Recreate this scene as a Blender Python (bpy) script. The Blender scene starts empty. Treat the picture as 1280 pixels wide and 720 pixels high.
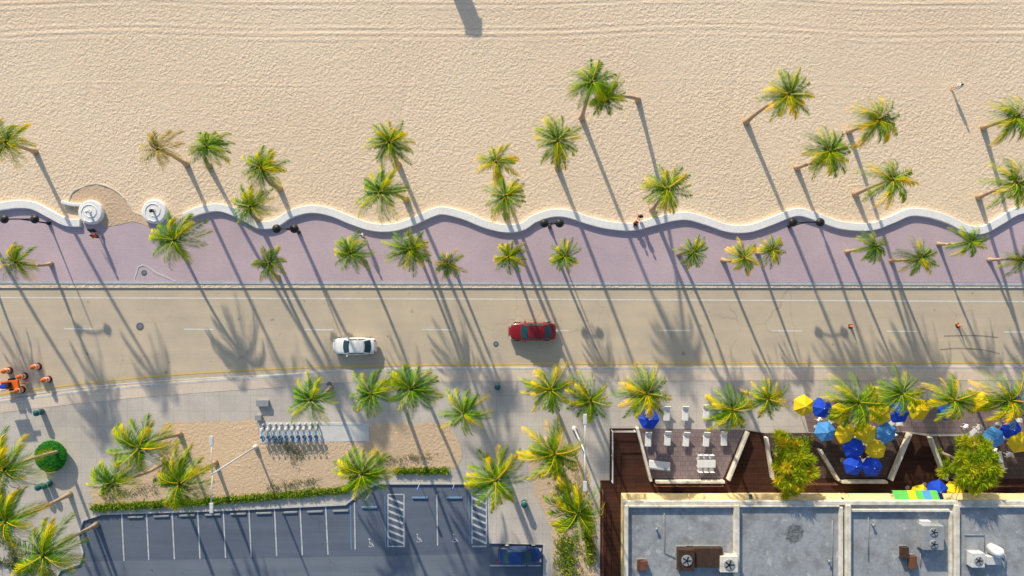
import bpy, math, random
from mathutils import Vector, Matrix, Euler
from mathutils.geometry import tessellate_polygon
random.seed(7)
R=random.Random(11)
H=72.0; S=12.0
def Q(x,y,z=0.0):
    k=(H-z)/H/S
    return Vector(((x-640)*k,-(y-360)*k,z))
def P2(x,y): return ((x-640)/S,-(y-360)/S)
scene=bpy.context.scene
col=scene.collection
# ---------------------------------------------------------------- materials
def newmat(name):
    m=bpy.data.materials.new(name); m.use_nodes=True
    nt=m.node_tree; b=nt.nodes['Principled BSDF']; return m,nt,b
def N(nt,t,**k):
    n=nt.nodes.new(t)
    for a,v in k.items(): setattr(n,a,v)
    return n
def rgb(c): return (c[0],c[1],c[2],1.0)
def coords(nt,scale=(1,1,1),loc=(0,0,0),rot=0):
    tc=N(nt,'ShaderNodeTexCoord'); mp=N(nt,'ShaderNodeMapping')
    mp.inputs['Scale'].default_value=scale; mp.inputs['Location'].default_value=loc
    mp.inputs['Rotation'].default_value=(0,0,rot)
    nt.links.new(tc.outputs['Object'],mp.inputs['Vector']); return mp.outputs['Vector']
def noise(nt,vec,scale,detail=3,rough=.55):
    n=N(nt,'ShaderNodeTexNoise'); n.inputs['Scale'].default_value=scale
    n.inputs['Detail'].default_value=detail; n.inputs['Roughness'].default_value=rough
    nt.links.new(vec,n.inputs['Vector']); return n.outputs['Fac']
def ramp(nt,fac,p0,p1,c0=(0,0,0),c1=(1,1,1)):
    r=N(nt,'ShaderNodeValToRGB'); e=r.color_ramp.elements
    e[0].position=p0; e[1].position=p1; e[0].color=rgb(c0); e[1].color=rgb(c1)
    nt.links.new(fac,r.inputs['Fac']); return r.outputs['Color']
def mix(nt,fac,a,b,blend='MIX'):
    m=N(nt,'ShaderNodeMix',data_type='RGBA',blend_type=blend)
    if isinstance(fac,(int,float)): m.inputs['Factor'].default_value=fac
    else: nt.links.new(fac,m.inputs['Factor'])
    for s,v in (('A',a),('B',b)):
        i=[q for q in m.inputs if q.name==s and q.type=='RGBA'][0]
        if isinstance(v,tuple): i.default_value=rgb(v)
        else: nt.links.new(v,i)
    return [o for o in m.outputs if o.type=='RGBA'][0]
def math_(nt,op,a,b=None,c=None):
    m=N(nt,'ShaderNodeMath',operation=op)
    for i,v in enumerate((a,b,c)):
        if v is None: continue
        if isinstance(v,(int,float)): m.inputs[i].default_value=v
        else: nt.links.new(v,m.inputs[i])
    return m.outputs[0]
def bump(nt,b,h,strength,dist):
    n=N(nt,'ShaderNodeBump'); n.inputs['Strength'].default_value=strength; n.inputs['Distance'].default_value=dist
    nt.links.new(h,n.inputs['Height']); nt.links.new(n.outputs['Normal'],b.inputs['Normal'])
def simple(name,c,c2=None,scale=2.0,rough=.7,bmp=0.0,metal=0,fine=True,spec=0.3):
    m,nt,b=newmat(name)
    c2=c2 or tuple(x*.72 for x in c)
    v=coords(nt); f=noise(nt,v,scale,4)
    o=mix(nt,ramp(nt,f,.35,.68),c,c2)
    if fine:
        g=noise(nt,v,scale*9,2); o=mix(nt,.35,o,mix(nt,1.0,o,ramp(nt,g,.25,.7,(.55,.55,.55),(1.15,1.15,1.15)),'MULTIPLY'))
    nt.links.new(o,b.inputs['Base Color']); b.inputs['Roughness'].default_value=rough
    b.inputs['Metallic'].default_value=metal; b.inputs['Specular IOR Level'].default_value=spec
    if bmp: bump(nt,b,noise(nt,v,scale*6,2),.6,bmp)
    return m
def mat_sand(name,c1,c2,tracks=True,amp=.16):
    m,nt,b=newmat(name); v=coords(nt)
    o=mix(nt,ramp(nt,noise(nt,v,.05,4),.35,.65),c1,c2)
    w=N(nt,'ShaderNodeTexNoise'); w.inputs['Scale'].default_value=1.7; w.inputs['Detail'].default_value=2; nt.links.new(v,w.inputs['Vector'])
    vm=N(nt,'ShaderNodeVectorMath',operation='MULTIPLY_ADD'); nt.links.new(w.outputs['Color'],vm.inputs[0]); vm.inputs[1].default_value=(.6,.6,0); nt.links.new(v,vm.inputs[2])
    vo=N(nt,'ShaderNodeTexVoronoi',feature='F1'); vo.inputs['Scale'].default_value=3.4; nt.links.new(vm.outputs[0],vo.inputs['Vector'])
    n1=noise(nt,vm.outputs[0],7.0,3,.75)
    dens=ramp(nt,noise(nt,v,.16,3),.32,.55,(.5,.5,.5),(1,1,1))
    h=math_(nt,'ADD',math_(nt,'MULTIPLY',math_(nt,'MULTIPLY',vo.outputs['Distance'],.55),dens),math_(nt,'MULTIPLY',n1,.62))
    if tracks:
        tc=N(nt,'ShaderNodeTexCoord'); sp=N(nt,'ShaderNodeSeparateXYZ'); nt.links.new(tc.outputs['Object'],sp.inputs[0])
        wob=noise(nt,coords(nt,(.02,0,0)),1.0,1)
        yy=math_(nt,'ADD',sp.outputs['Y'],math_(nt,'MULTIPLY',wob,7.0))
        tr=math_(nt,'SINE',math_(nt,'MULTIPLY',yy,9.5))
        def band(c,wd):
            d=math_(nt,'ABSOLUTE',math_(nt,'SUBTRACT',yy,c)); return math_(nt,'SUBTRACT',1.0,math_(nt,'MINIMUM',math_(nt,'DIVIDE',d,wd),1.0))
        bm=math_(nt,'ADD',band(30.0,1.6),math_(nt,'ADD',band(33.0,1.1),math_(nt,'MULTIPLY',band(24.5,.5),.4)))
        bm=math_(nt,'MULTIPLY',bm,ramp(nt,noise(nt,coords(nt,(.06,.4,1)),1.0,2),.30,.55,(.3,.3,.3),(1,1,1)))
        st=noise(nt,coords(nt,(.12,3.0,1)),1.0,2)
        h=math_(nt,'MULTIPLY',h,math_(nt,'SUBTRACT',1.0,math_(nt,'MULTIPLY',bm,.3)))
        h=math_(nt,'ADD',h,math_(nt,'MULTIPLY',bm,math_(nt,'ADD',math_(nt,'MULTIPLY',tr,.17),math_(nt,'MULTIPLY',st,.6))))
        wob2=noise(nt,coords(nt,(0,.05,0)),1.0,1)
        xx=math_(nt,'ADD',sp.outputs['X'],math_(nt,'MULTIPLY',wob2,16.0))
        for c_ in (-36,-3,31):
            d=math_(nt,'ABSOLUTE',math_(nt,'SUBTRACT',xx,c_)); bb=math_(nt,'SUBTRACT',1.0,math_(nt,'MINIMUM',math_(nt,'DIVIDE',d,.6),1.0))
            h=math_(nt,'SUBTRACT',h,math_(nt,'MULTIPLY',bb,.28))
    o2=mix(nt,1.0,o,ramp(nt,n1,.3,.62,(.84,.82,.80),(1.04,1.04,1.04)),'MULTIPLY')
    nt.links.new(o2,b.inputs['Base Color']); b.inputs['Roughness'].default_value=.95; b.inputs['Specular IOR Level'].default_value=.1
    bump(nt,b,h,.85,amp)
    return m
def mat_road(name,c1,c2,dark=.8):
    m,nt,b=newmat(name); v=coords(nt)
    o=mix(nt,ramp(nt,noise(nt,coords(nt,(.05,.9,1)),1.0,4,.6),.3,.7),c1,c2)
    o=mix(nt,1.0,o,ramp(nt,noise(nt,v,.22,5,.65),.3,.7,(.87,.88,.91),(1.06,1.05,1.03)),'MULTIPLY')
    o=mix(nt,1.0,o,ramp(nt,noise(nt,v,16,2,.7),.3,.7,(.87,.87,.87),(1.09,1.09,1.09)),'MULTIPLY')
    w=N(nt,'ShaderNodeTexNoise'); w.inputs['Scale'].default_value=.8; w.inputs['Detail'].default_value=3; nt.links.new(v,w.inputs['Vector'])
    vm=N(nt,'ShaderNodeVectorMath',operation='MULTIPLY_ADD'); nt.links.new(w.outputs['Color'],vm.inputs[0]); vm.inputs[1].default_value=(1.6,1.6,0); nt.links.new(v,vm.inputs[2])
    vo=N(nt,'ShaderNodeTexVoronoi',feature='DISTANCE_TO_EDGE'); vo.inputs['Scale'].default_value=.16; nt.links.new(vm.outputs[0],vo.inputs['Vector'])
    cr=ramp(nt,vo.outputs['Distance'],.002,.007,(.80,.79,.78),(1,1,1))
    cr=mix(nt,ramp(nt,noise(nt,v,.12,1),.45,.6),(1,1,1),cr)
    o=mix(nt,1.0,o,cr,'MULTIPLY')
    o=mix(nt,ramp(nt,noise(nt,v,1.1,2,.4),.72,.80),o,tuple(x*dark*.7 for x in c2))
    nt.links.new(o,b.inputs['Base Color']); b.inputs['Roughness'].default_value=.9; b.inputs['Specular IOR Level'].default_value=.2
    return m
def mat_tiles(name,c1,c2,mortar,bw,bh,ms=.03,off=.0,big=.12,lo=.82,rot=0):
    m,nt,b=newmat(name); v=coords(nt,rot=rot)
    br=N(nt,'ShaderNodeTexBrick'); br.offset=off; br.inputs['Scale'].default_value=1.0
    br.inputs['Brick Width'].default_value=bw; br.inputs['Row Height'].default_value=bh; br.inputs['Mortar Size'].default_value=ms
    br.inputs['Color1'].default_value=rgb(c1); br.inputs['Color2'].default_value=rgb(c2); br.inputs['Mortar'].default_value=rgb(mortar)
    nt.links.new(v,br.inputs['Vector'])
    o=mix(nt,1.0,br.outputs['Color'],ramp(nt,noise(nt,v,big,5,.62),.3,.7,(lo,lo,lo*1.02),(1.08,1.07,1.05)),'MULTIPLY')
    o=mix(nt,1.0,o,ramp(nt,noise(nt,v,7,3,.7),.3,.7,(.88,.88,.88),(1.08,1.08,1.08)),'MULTIPLY')
    nt.links.new(o,b.inputs['Base Color']); b.inputs['Roughness'].default_value=.85; b.inputs['Specular IOR Level'].default_value=.2
    return m
def mat_leaf(name,ca,cb,cc,trans=.35):
    m,nt,b=newmat(name)
    at=N(nt,'ShaderNodeAttribute',attribute_name='tint')
    r=N(nt,'ShaderNodeValToRGB'); e=r.color_ramp.elements
    e[0].position=0; e[0].color=rgb(ca); e[1].position=1; e[1].color=rgb(cc); q=e.new(.55); q.color=rgb(cb)
    nt.links.new(at.outputs['Fac'],r.inputs['Fac'])
    oi=N(nt,'ShaderNodeObjectInfo')
    o=mix(nt,1.0,r.outputs['Color'],ramp(nt,oi.outputs['Random'],0,1,(.76,.90,.8),(1.22,1.02,1.0)),'MULTIPLY')
    nt.links.new(o,b.inputs['Base Color']); b.inputs['Roughness'].default_value=.65; b.inputs['Specular IOR Level'].default_value=.10
    tr=N(nt,'ShaderNodeBsdfTranslucent'); nt.links.new(o,tr.inputs['Color'])
    ms=N(nt,'ShaderNodeMixShader'); ms.inputs[0].default_value=trans
    out=nt.nodes['Material Output']
    nt.links.new(b.outputs[0],ms.inputs[1]); nt.links.new(tr.outputs[0],ms.inputs[2]); nt.links.new(ms.outputs[0],out.inputs['Surface'])
    return m
M={}
M['sand']=mat_sand('sand_material',(.93,.755,.565),(.88,.70,.515),True,.115)
M['bed']=mat_sand('planter_sand_material',(.82,.61,.41),(.68,.51,.36),False,.08)
M['road']=mat_road('faded_asphalt',(.70,.58,.43),(.62,.525,.40))
M['lot']=mat_road('parking_asphalt',(.165,.20,.265),(.125,.155,.21))
M['lane']=mat_road('lane_asphalt',(.21,.245,.30),(.17,.20,.255))
M['prom']=mat_tiles('mauve_pavers',(.63,.50,.56),(.60,.475,.535),(.55,.43,.49),.42,.21,.015,.5,.10,.82)
M['walk']=mat_tiles('sidewalk_concrete',(.72,.655,.59),(.69,.63,.575),(.60,.545,.505),1.6,1.6,.03,0,.13,.70)
M['verge']=mat_tiles('verge_pavers',(.82,.69,.57),(.79,.66,.55),(.68,.57,.48),.8,.8,.02,.5,.2,.85)
M['kerb']=simple('kerb_concrete',(.72,.71,.69),(.58,.57,.56),1.0)
M['bkerb']=simple('blue_grey_kerb_concrete',(.56,.60,.65),(.46,.50,.55),1.0)
M['pad']=simple('dock_concrete',(.76,.75,.74),(.66,.66,.66),1.0)
M['gutter']=simple('gutter_concrete',(.24,.27,.30),(.18,.20,.22),.8)
M['ground']=simple('ground_concrete',(.33,.30,.27),(.27,.25,.23),.1)
M['white']=simple('painted_white_stucco',(.96,.95,.95),(.90,.89,.90),.9,.6,spec=.2)
M['paint']=simple('road_paint_white',(.92,.90,.85),(.78,.73,.64),2.2,.7)
M['lpaint']=simple('parking_paint_white',(.74,.76,.78),(.48,.52,.56),2.2,.7)
M['ypaint']=simple('road_paint_yellow',(.92,.62,.12),(.76,.56,.26),1.6,.7)
M['bpaint']=simple('road_paint_blue',(.16,.32,.55),(.22,.30,.44),1.6,.7)
M['rubber']=simple('tyre_mark',(.30,.26,.20),(.46,.39,.30),1.6,.8)
M['trunk']=simple('palm_bark',(.54,.40,.28),(.36,.26,.18),4.0,.9,.02)
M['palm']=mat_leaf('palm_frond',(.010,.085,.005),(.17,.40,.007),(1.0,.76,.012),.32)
M['dry']=mat_leaf('dry_palm_frond',(.14,.14,.02),(.50,.40,.05),(.85,.58,.10),.30)
M['leaf']=mat_leaf('tree_leaf',(.06,.18,.010),(.60,.66,.02),(1.0,.62,.03),.38)
M['bush']=mat_leaf('bush_leaf',(.02,.17,.02),(.03,.26,.03),(.06,.34,.035),.2)
M['scrub']=mat_leaf('scrub_leaf',(.06,.11,.04),(.14,.20,.07),(.28,.28,.13),.2)
M['grass']=mat_leaf('grass_blade',(.08,.18,.02),(.27,.40,.03),(.64,.52,.08),.25)
M['deck']=mat_tiles('dark_deck_planks',(.10,.04,.028),(.062,.028,.019),(.012,.006,.005),3.2,.14,.012,.37,.3,.7)
M['patio']=mat_tiles('patio_stone',(.33,.255,.26),(.27,.21,.22),(.17,.135,.135),.5,.5,.02,.5,.3,.8)
M['patio2']=mat_tiles('brown_patio_tile',(.15,.105,.09),(.11,.08,.07),(.05,.04,.035),.5,.5,.02,.5,.3,.8)
M['beige']=simple('beige_stucco',(.92,.74,.40),(.82,.64,.34),.6,.8)
M['parapet']=simple('weathered_white_parapet',(.90,.86,.76),(.60,.55,.46),1.3,.8)
M['black']=simple('black_metal',(.02,.02,.022),(.03,.03,.03),3,.45,fine=False)
M['grey']=simple('grey_metal',(.38,.40,.42),(.28,.30,.32),1.5,.5)
M['lgrey']=simple('pale_metal',(.74,.75,.76),(.62,.64,.66),1.5,.45)
M['rust']=simple('rusty_metal',(.085,.045,.03),(.04,.028,.022),2.5,.9)
M['orange']=simple('orange_plastic',(.88,.18,.02),(.78,.15,.02),2,.5,fine=False)
M['blue']=simple('blue_canvas',(.012,.08,.66),(.01,.055,.5),1,.75,fine=False)
M['lblue']=simple('light_blue_canvas',(.10,.36,.76),(.07,.28,.66),1,.75,fine=False)
M['yellow']=simple('yellow_canvas',(.97,.70,.02),(.90,.60,.015),1,.75,fine=False)
M['green']=simple('green_canvas',(.15,.62,.10),(.10,.5,.12),1,.75,fine=False)
M['teal']=simple('teal_plastic',(.02,.13,.14),(.015,.09,.10),1,.5,fine=False)
M['wood']=simple('brown_wood',(.20,.085,.05),(.13,.055,.035),2,.7)
M['cushion']=simple('white_cushion',(.90,.90,.89),(.80,.80,.81),2,.8,fine=False)
M['tyre']=simple('tyre_rubber',(.015,.015,.015),(.02,.02,.02),2,.85,fine=False)
M['skin']=simple('skin',(.42,.22,.14),(.38,.2,.12),5,.6,fine=False)
M['hair']=simple('dark_hair',(.03,.018,.012),(.02,.012,.01),5,.7,fine=False)
M['cred']=simple('red_cloth',(.60,.10,.03),(.5,.08,.03),5,.85,fine=False)
M['cwhite']=simple('white_cloth',(.88,.86,.84),(.80,.78,.76),5,.85,fine=False)
M['cdark']=simple('navy_cloth',(.03,.04,.08),(.02,.03,.06),5,.85,fine=False)
M['lamp']=simple('lamp_glass',(.55,.55,.5),(.5,.5,.46),5,.3,fine=False)
M['tail']=simple('red_lens',(.45,.01,.01),(.4,.01,.01),5,.2,fine=False)
def carpaint(name,c,coat=.6):
    m,nt,b=newmat(name); b.inputs['Roughness'].default_value=.32
    b.inputs['Coat Weight'].default_value=coat; b.inputs['Coat Roughness'].default_value=.08
    v=coords(nt); o=mix(nt,ramp(nt,noise(nt,v,3,3),.3,.7),c,tuple(x*.88 for x in c)); nt.links.new(o,b.inputs['Base Color']); return m
M['pwhite']=carpaint('white_car_paint',(.96,.96,.95),.2); M['pred']=carpaint('red_car_paint',(.26,.008,.012)); M['pblue']=carpaint('dark_blue_car_paint',(.010,.045,.20),.5)
m,nt,b=newmat('car_glass'); b.inputs['Base Color'].default_value=(.02,.06,.075,1); b.inputs['Roughness'].default_value=.12; b.inputs['Specular IOR Level'].default_value=.7; M['glass']=m
m,nt,b=newmat('sea_water'); b.inputs['Base Color'].default_value=(.02,.14,.18,1); b.inputs['Roughness'].default_value=.15; bump(nt,b,noise(nt,coords(nt),.6,4),.5,.3); M['sea']=m
m,nt,b=newmat('flat_roof_membrane'); v=coords(nt)
o=mix(nt,ramp(nt,noise(nt,v,.35,5,.6),.3,.7),(.44,.465,.49),(.33,.355,.38))
o=mix(nt,1.0,o,ramp(nt,noise(nt,v,3.5,4,.7),.3,.7,(.78,.78,.78),(1.1,1.1,1.1)),'MULTIPLY')
o=mix(nt,ramp(nt,noise(nt,v,1.3,2),.64,.68,(0,0,0),(.7,.7,.7)),o,(.55,.56,.56))
o=mix(nt,ramp(nt,noise(nt,coords(nt,(1,1,1),(7,3,0)),.45,6,.72),.48,.62,(0,0,0),(.75,.75,.75)),o,(.22,.23,.24))
o=mix(nt,ramp(nt,noise(nt,coords(nt,(1,1,1),(31,13,0)),.9,5,.7),.58,.68,(0,0,0),(.6,.6,.6)),o,(.30,.27,.23))
c=Q(993,667,4.4)
vs=N(nt,'ShaderNodeVectorMath',operation='DISTANCE'); nt.links.new(v,vs.inputs[0]); vs.inputs[1].default_value=(c.x,c.y,4.4)
dd=math_(nt,'ADD',vs.outputs['Value'],math_(nt,'MULTIPLY',noise(nt,v,2.5,3),.9))
dm=N(nt,'ShaderNodeMapRange'); nt.links.new(dd,dm.inputs['Value']); dm.inputs['From Min'].default_value=1.25; dm.inputs['From Max'].default_value=1.45; dm.inputs['To Min'].default_value=.85; dm.inputs['To Max'].default_value=0
ringw=ramp(nt,noise(nt,v,4.0,3),.38,.6,(.35,.35,.35),(1,1,1))
o=mix(nt,math_(nt,'MULTIPLY',dm.outputs['Result'],ringw),o,(.07,.075,.08))
nt.links.new(o,b.inputs['Base Color']); b.inputs['Roughness'].default_value=.85; M['roof']=m
# ---------------------------------------------------------------- mesh builder
class MB:
    def __init__(s): s.v=[]; s.f=[]; s.t=[]
    def add(s,vs,fs,t=0):
        o=len(s.v); s.v+= [tuple(v) for v in vs]; s.f+=[tuple(i+o for i in f) for f in fs]; s.t+=[t]*len(fs); return s
    def box(s,c,d,rz=0,taper=1.0):
        cx,cy,cz=c; x,y,z=d[0]/2,d[1]/2,d[2]/2; cs,sn=math.cos(rz),math.sin(rz); vs=[]
        for k,zz in ((1,-z),(taper,z)):
            for a,b2 in ((-x,-y),(x,-y),(x,y),(-x,y)):
                a*=k;b2*=k; vs.append((cx+a*cs-b2*sn,cy+a*sn+b2*cs,cz+zz))
        return s.add(vs,[(3,2,1,0),(4,5,6,7),(0,1,5,4),(1,2,6,5),(2,3,7,6),(3,0,4,7)])
    def tube(s,pts,rad,n=8,cap=True,t=0):
        pts=[Vector(p) for p in pts]; vs=[]; fs=[]
        if not hasattr(rad,'__len__'): rad=[rad]*len(pts)
        for i,p in enumerate(pts):
            d=(pts[min(i+1,len(pts)-1)]-pts[max(i-1,0)]).normalized()
            u=d.cross(Vector((0,0,1)));
            if u.length<.05: u=Vector((1,0,0))
            u.normalize(); w=u.cross(d).normalized()
            for k in range(n):
                a=2*math.pi*k/n; vs.append(p+(u*math.cos(a)+w*math.sin(a))*rad[i])
        for i in range(len(pts)-1):
            for k in range(n): fs.append((i*n+k,i*n+(k+1)%n,(i+1)*n+(k+1)%n,(i+1)*n+k))
        if cap: fs.append(tuple(range(n))[::-1]); fs.append(tuple((len(pts)-1)*n+k for k in range(n)))
        return s.add(vs,fs,t)
    def lathe(s,prof,n=16,c=(0,0,0),t=0):
        vs=[];fs=[]
        for r,z in prof:
            for k in range(n): a=2*math.pi*k/n; vs.append((c[0]+r*math.cos(a),c[1]+r*math.sin(a),c[2]+z))
        L=len(prof)
        for i in range(L-1):
            for k in range(n): fs.append((i*n+k,i*n+(k+1)%n,(i+1)*n+(k+1)%n,(i+1)*n+k))
        fs.append(tuple(range(n))[::-1]); fs.append(tuple((L-1)*n+k for k in range(n)))
        return s.add(vs,fs,t)
    def torus(s,c,r,rr,axis='z',n=20,m2=6):
        vs=[];fs=[]
        for i in range(n):
            a=2*math.pi*i/n
            for k in range(m2):
                b2=2*math.pi*k/m2; x=(r+rr*math.cos(b2))*math.cos(a); y=(r+rr*math.cos(b2))*math.sin(a); z=rr*math.sin(b2)
                p={'z':(x,y,z),'y':(x,z,y),'x':(z,x,y)}[axis]; vs.append((c[0]+p[0],c[1]+p[1],c[2]+p[2]))
        for i in range(n):
            for k in range(m2): fs.append((i*m2+k,((i+1)%n)*m2+k,((i+1)%n)*m2+(k+1)%m2,i*m2+(k+1)%m2))
        return s.add(vs,fs)
    def prism(s,poly,z0,z1):
        n=len(poly); tr=tessellate_polygon([[Vector((p[0],p[1],0)) for p in poly]])
        vs=[(p[0],p[1],z1) for p in poly]; fs=[]
        for t in tr:
            a,b2,c2=[Vector((poly[i][0],poly[i][1],0)) for i in t]
            fs.append(tuple(t) if (b2-a).cross(c2-a).z>0 else tuple(t)[::-1])
        if z0 is not None:
            vs+=[(p[0],p[1],z0) for p in poly]
            ar=sum(poly[i][0]*poly[(i+1)%n][1]-poly[(i+1)%n][0]*poly[i][1] for i in range(n))
            for i in range(n):
                j=(i+1)%n; f=(i,i+n,j+n,j); fs.append(f if ar>0 else f[::-1])
        return s.add(vs,fs)
    def ribbon(s,path,w,z0,z1):
        L=[];Rr=[]
        for i,p in enumerate(path):
            a=Vector(path[max(i-1,0)][:2]); b2=Vector(path[min(i+1,len(path)-1)][:2]); d=(b2-a).normalized(); n=Vector((-d.y,d.x)); q=Vector(p[:2])
            L.append(q+n*w/2); Rr.append(q-n*w/2)
        n=len(path); vs=[(q.x,q.y,z1) for q in L]+[(q.x,q.y,z1) for q in Rr]; fs=[(i,n+i,n+i+1,i+1) for i in range(n-1)]
        if z0 is not None:
            vs+=[(q.x,q.y,z0) for q in L]+[(q.x,q.y,z0) for q in Rr]
            for i in range(n-1):
                fs.append((2*n+i,i,i+1,2*n+i+1)); fs.append((n+i,3*n+i,3*n+i+1,n+i+1))
            fs.append((0,2*n,3*n,n)); fs.append((n-1,2*n-1,4*n-1,3*n-1))
        return s.add(vs,fs)
    def obj(s,name,mat,parent=None,smooth=False,bevel=0,sub=0,tint=False):
        me=bpy.data.meshes.new(name); me.from_pydata(s.v,[],s.f); me.update()
        if tint:
            at=me.attributes.new('tint','FLOAT','FACE'); at.data.foreach_set('value',[float(q) for q in s.t])
        me.materials.append(M[mat] if isinstance(mat,str) else mat)
        if smooth: me.polygons.foreach_set('use_smooth',[True]*len(me.polygons))
        o=bpy.data.objects.new(name,me); col.objects.link(o)
        if bevel: b2=o.modifiers.new('b','BEVEL'); b2.width=bevel; b2.segments=2; b2.limit_method='ANGLE'
        if sub: q=o.modifiers.new('s','SUBSURF'); q.levels=sub; q.render_levels=sub
        if parent: o.parent=parent
        return o
def empty(name,loc=(0,0,0),rz=0):
    e=bpy.data.objects.new(name,None); e.empty_display_size=.3; e.location=loc; e.rotation_euler=(0,0,rz); col.objects.link(e); return e
def tag(o,label,cat,group=None):
    o['label']=label; o['category']=cat
    if group: o['group']=group
    return o
def struct(o,label=None):
    o['kind']='structure'
    if label: o['label']=label
    return o
def dup(root,loc,rz=0,sc=1.0,label=None):
    r=root.copy(); col.objects.link(r); r.location=loc; r.rotation_euler=(0,0,rz); r.scale=(sc,sc,sc)
    if label: r['label']=label
    def rec(src,dst):
        for c in src.children:
            k=c.copy(); col.objects.link(k); k.parent=dst
            rec(c,k)
    rec(root,r); return r
def smooth_path(pts,n=6):
    out=[]
    P=[Vector(p) for p in pts]
    for i in range(len(P)-1):
        a=P[max(i-1,0)];b2=P[i];c2=P[i+1];d=P[min(i+2,len(P)-1)]
        for k in range(n):
            t=k/n; out.append(.5*((2*b2)+(-a+c2)*t+(2*a-5*b2+4*c2-d)*t*t+(-a+3*b2-3*c2+d)*t**3))
    out.append(P[-1]); return out
def pp(l): return [P2(*p) for p in l]
# ---------------------------------------------------------------- setting
struct(MB().prism([(-1500,-1500),(1500,-1500),(1500,1500),(-1500,1500)],None,-.03).obj('ground','ground'),'wide pale urban ground')
struct(MB().prism([(-1500,-.0),(1500,0),(1500,95),(-1500,95)],None,.10).obj('beach','sand'),'pale beach sand covered in footprints and tyre tracks')
struct(MB().prism([(-1500,90),(1500,90),(1500,1500),(-1500,1500)],None,.16).obj('sea','sea'),'turquoise sea beyond the beach')
wallR=[(232,272),(250,264),(275,260),(300,268),(325,281),(345,280),(365,268),(390,262),(415,266),(440,276),(465,284),(490,285),(515,278),(540,267),(555,264),(580,270),(605,280),(630,286),(652,284),(668,274),(690,267),(710,268),(735,276),(760,282),(790,284),(815,278),(840,272),(860,271),(885,278),(910,286),(935,286),(960,278),(985,268),(1000,266),(1020,272),(1050,282),(1085,284),(1110,276),(1135,266),(1160,268),(1185,276),(1205,286),(1225,288),(1245,278),(1265,266),(1280,262),(1305,262),(1340,276),(1380,286),(1420,276),(1460,264),(1500,268),(1560,284),(1620,266),(1700,280)]
wallL=[(-420,270),(-340,284),(-280,266),(-220,284),(-160,266),(-100,284),(-50,268),(-20,260),(0,259),(25,256),(45,258),(65,268),(85,278),(103,279)]
sl=smooth_path(wallL); sr=smooth_path(wallR)
top=[(p[0],p[1]) for p in sl]+[(130,272),(182,270),(215,276)]+[(p[0],p[1]) for p in sr]
prom=[P2(*p) for p in top]+[P2(1700,353.5),P2(-420,351)]
struct(MB().prism(prom,-.02,.13).obj('promenade','prom'),'mauve paved beach promenade')
struct(MB().ribbon(pp([(-420,352),(640,354),(1700,356)]),.28,-.02,.15).obj('promenade_kerb','bkerb'),'blue grey concrete kerb along the promenade')
road=pp([(-420,352),(1700,356),(1700,520),(-420,560)])
struct(MB().prism(road,None,0.0).obj('road','road'),'faded tan asphalt beach road')
struct(MB().ribbon(pp([(-420,354.8),(640,356.8),(1700,358.8)]),.34,None,.008).obj('gutter','gutter'),'dark gutter strip beside the kerb')
mb=MB(); mb.ribbon(pp([(-420,371),(0,372),(640,374),(1280,377),(1700,379)]),.14,None,.008)
for a,b2,y in [(-370,-330,410),(-220,-182,410),(-70,-32,411),(80,118,411),(230,268,411.5),(380,417,412),(528,565,412),(685,712,413),(825,862,413),(965,1003,413.5),(1108,1145,414),(1255,1292,415),(1400,1437,415)]:
    mb.ribbon(pp([(a,y),(b2,y+.3)]),.14,None,.008)
yl=smooth_path([(-420,548),(-100,506),(65,484),(150,474),(220,468),(320,462),(420,458),(560,455.5),(800,454),(1280,453),(1700,453)],5)
wl=smooth_path([(-420,553),(-100,511),(65,489),(150,480),(250,473),(330,469),(400,465)],5)
mb.ribbon([P2(*p) for p in wl],.12,None,.012)
struct(mb.obj('lane_marking','paint'),'worn white lane lines')
struct(MB().ribbon([P2(*p) for p in yl],.17,None,.016).obj('edge_marking','ypaint'),'worn yellow edge line')
mb=MB()
for pts in ([(1175,437),(1195,435.5),(1225,437),(1250,442)],[(1180,420),(1220,419.5),(1248,422)]):
    mb.ribbon([P2(*p) for p in smooth_path(pts)],.14,None,.006)
struct(mb.obj('tyre_mark','rubber'),'dark curved tyre marks on the asphalt')
kl=[(-420,556),(-100,515),(65,494),(160,484),(260,476),(350,470),(420,464),(560,461),(800,460),(1280,459),(1700,459)]
kls=smooth_path(kl,4)
lot_edge=[(680,1000),(680,680),(612,678),(610,604),(472,604),(455,612),(432,630),(280,637),(128,642),(104,650),(98,668),(104,690),(100,704),(76,712),(60,740),(40,1000)]
walk=[P2(*p) for p in kls]+pp([(1700,1000)]+lot_edge+[(-420,1000)])
struct(MB().prism(walk,-.02,.12).obj('sidewalk','walk'),'pale jointed concrete sidewalk')
struct(MB().prism(pp([(-5000,560),(4000,560),(4000,6000),(-5000,6000)]),None,-.012).obj('parking_lot','lot'),'blue grey asphalt parking lot')
struct(MB().prism(pp([(20,704),(612,692),(612,1000),(20,1000)]),None,-.004).obj('parking_lane_road','lane'),'paler worn driving lane through the parking lot')
ver=[P2(*p) for p in kls]+[P2(p[0],p[1]+ (16 if p[0]>500 else 14)) for p in reversed(kls)]
struct(MB().prism(ver,None,.135).obj('verge_path','verge'),'beige pink paver strip beside the road')
struct(MB().ribbon([P2(*p) for p in kls],.22,-.02,.145).obj('road_kerb','kerb'),'pale concrete kerb on the town side')
struct(MB().ribbon(pp(lot_edge),.2,-.02,.14).obj('parking_kerb','kerb'),'concrete kerb round the parking lot')
mb=MB()
for x0 in (154,185,217,249,281,313,345,377,409):
    mb.ribbon(pp([(x0-2,640-(x0-154)*.03),(x0+1,701-(x0-154)*.03)]),.13,None,.004)
for x0,y0,y1 in ((443,628,687),(546,618,682)): mb.ribbon(pp([(x0,y0),(x0+1,y1)]),.12,None,.004)
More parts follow.
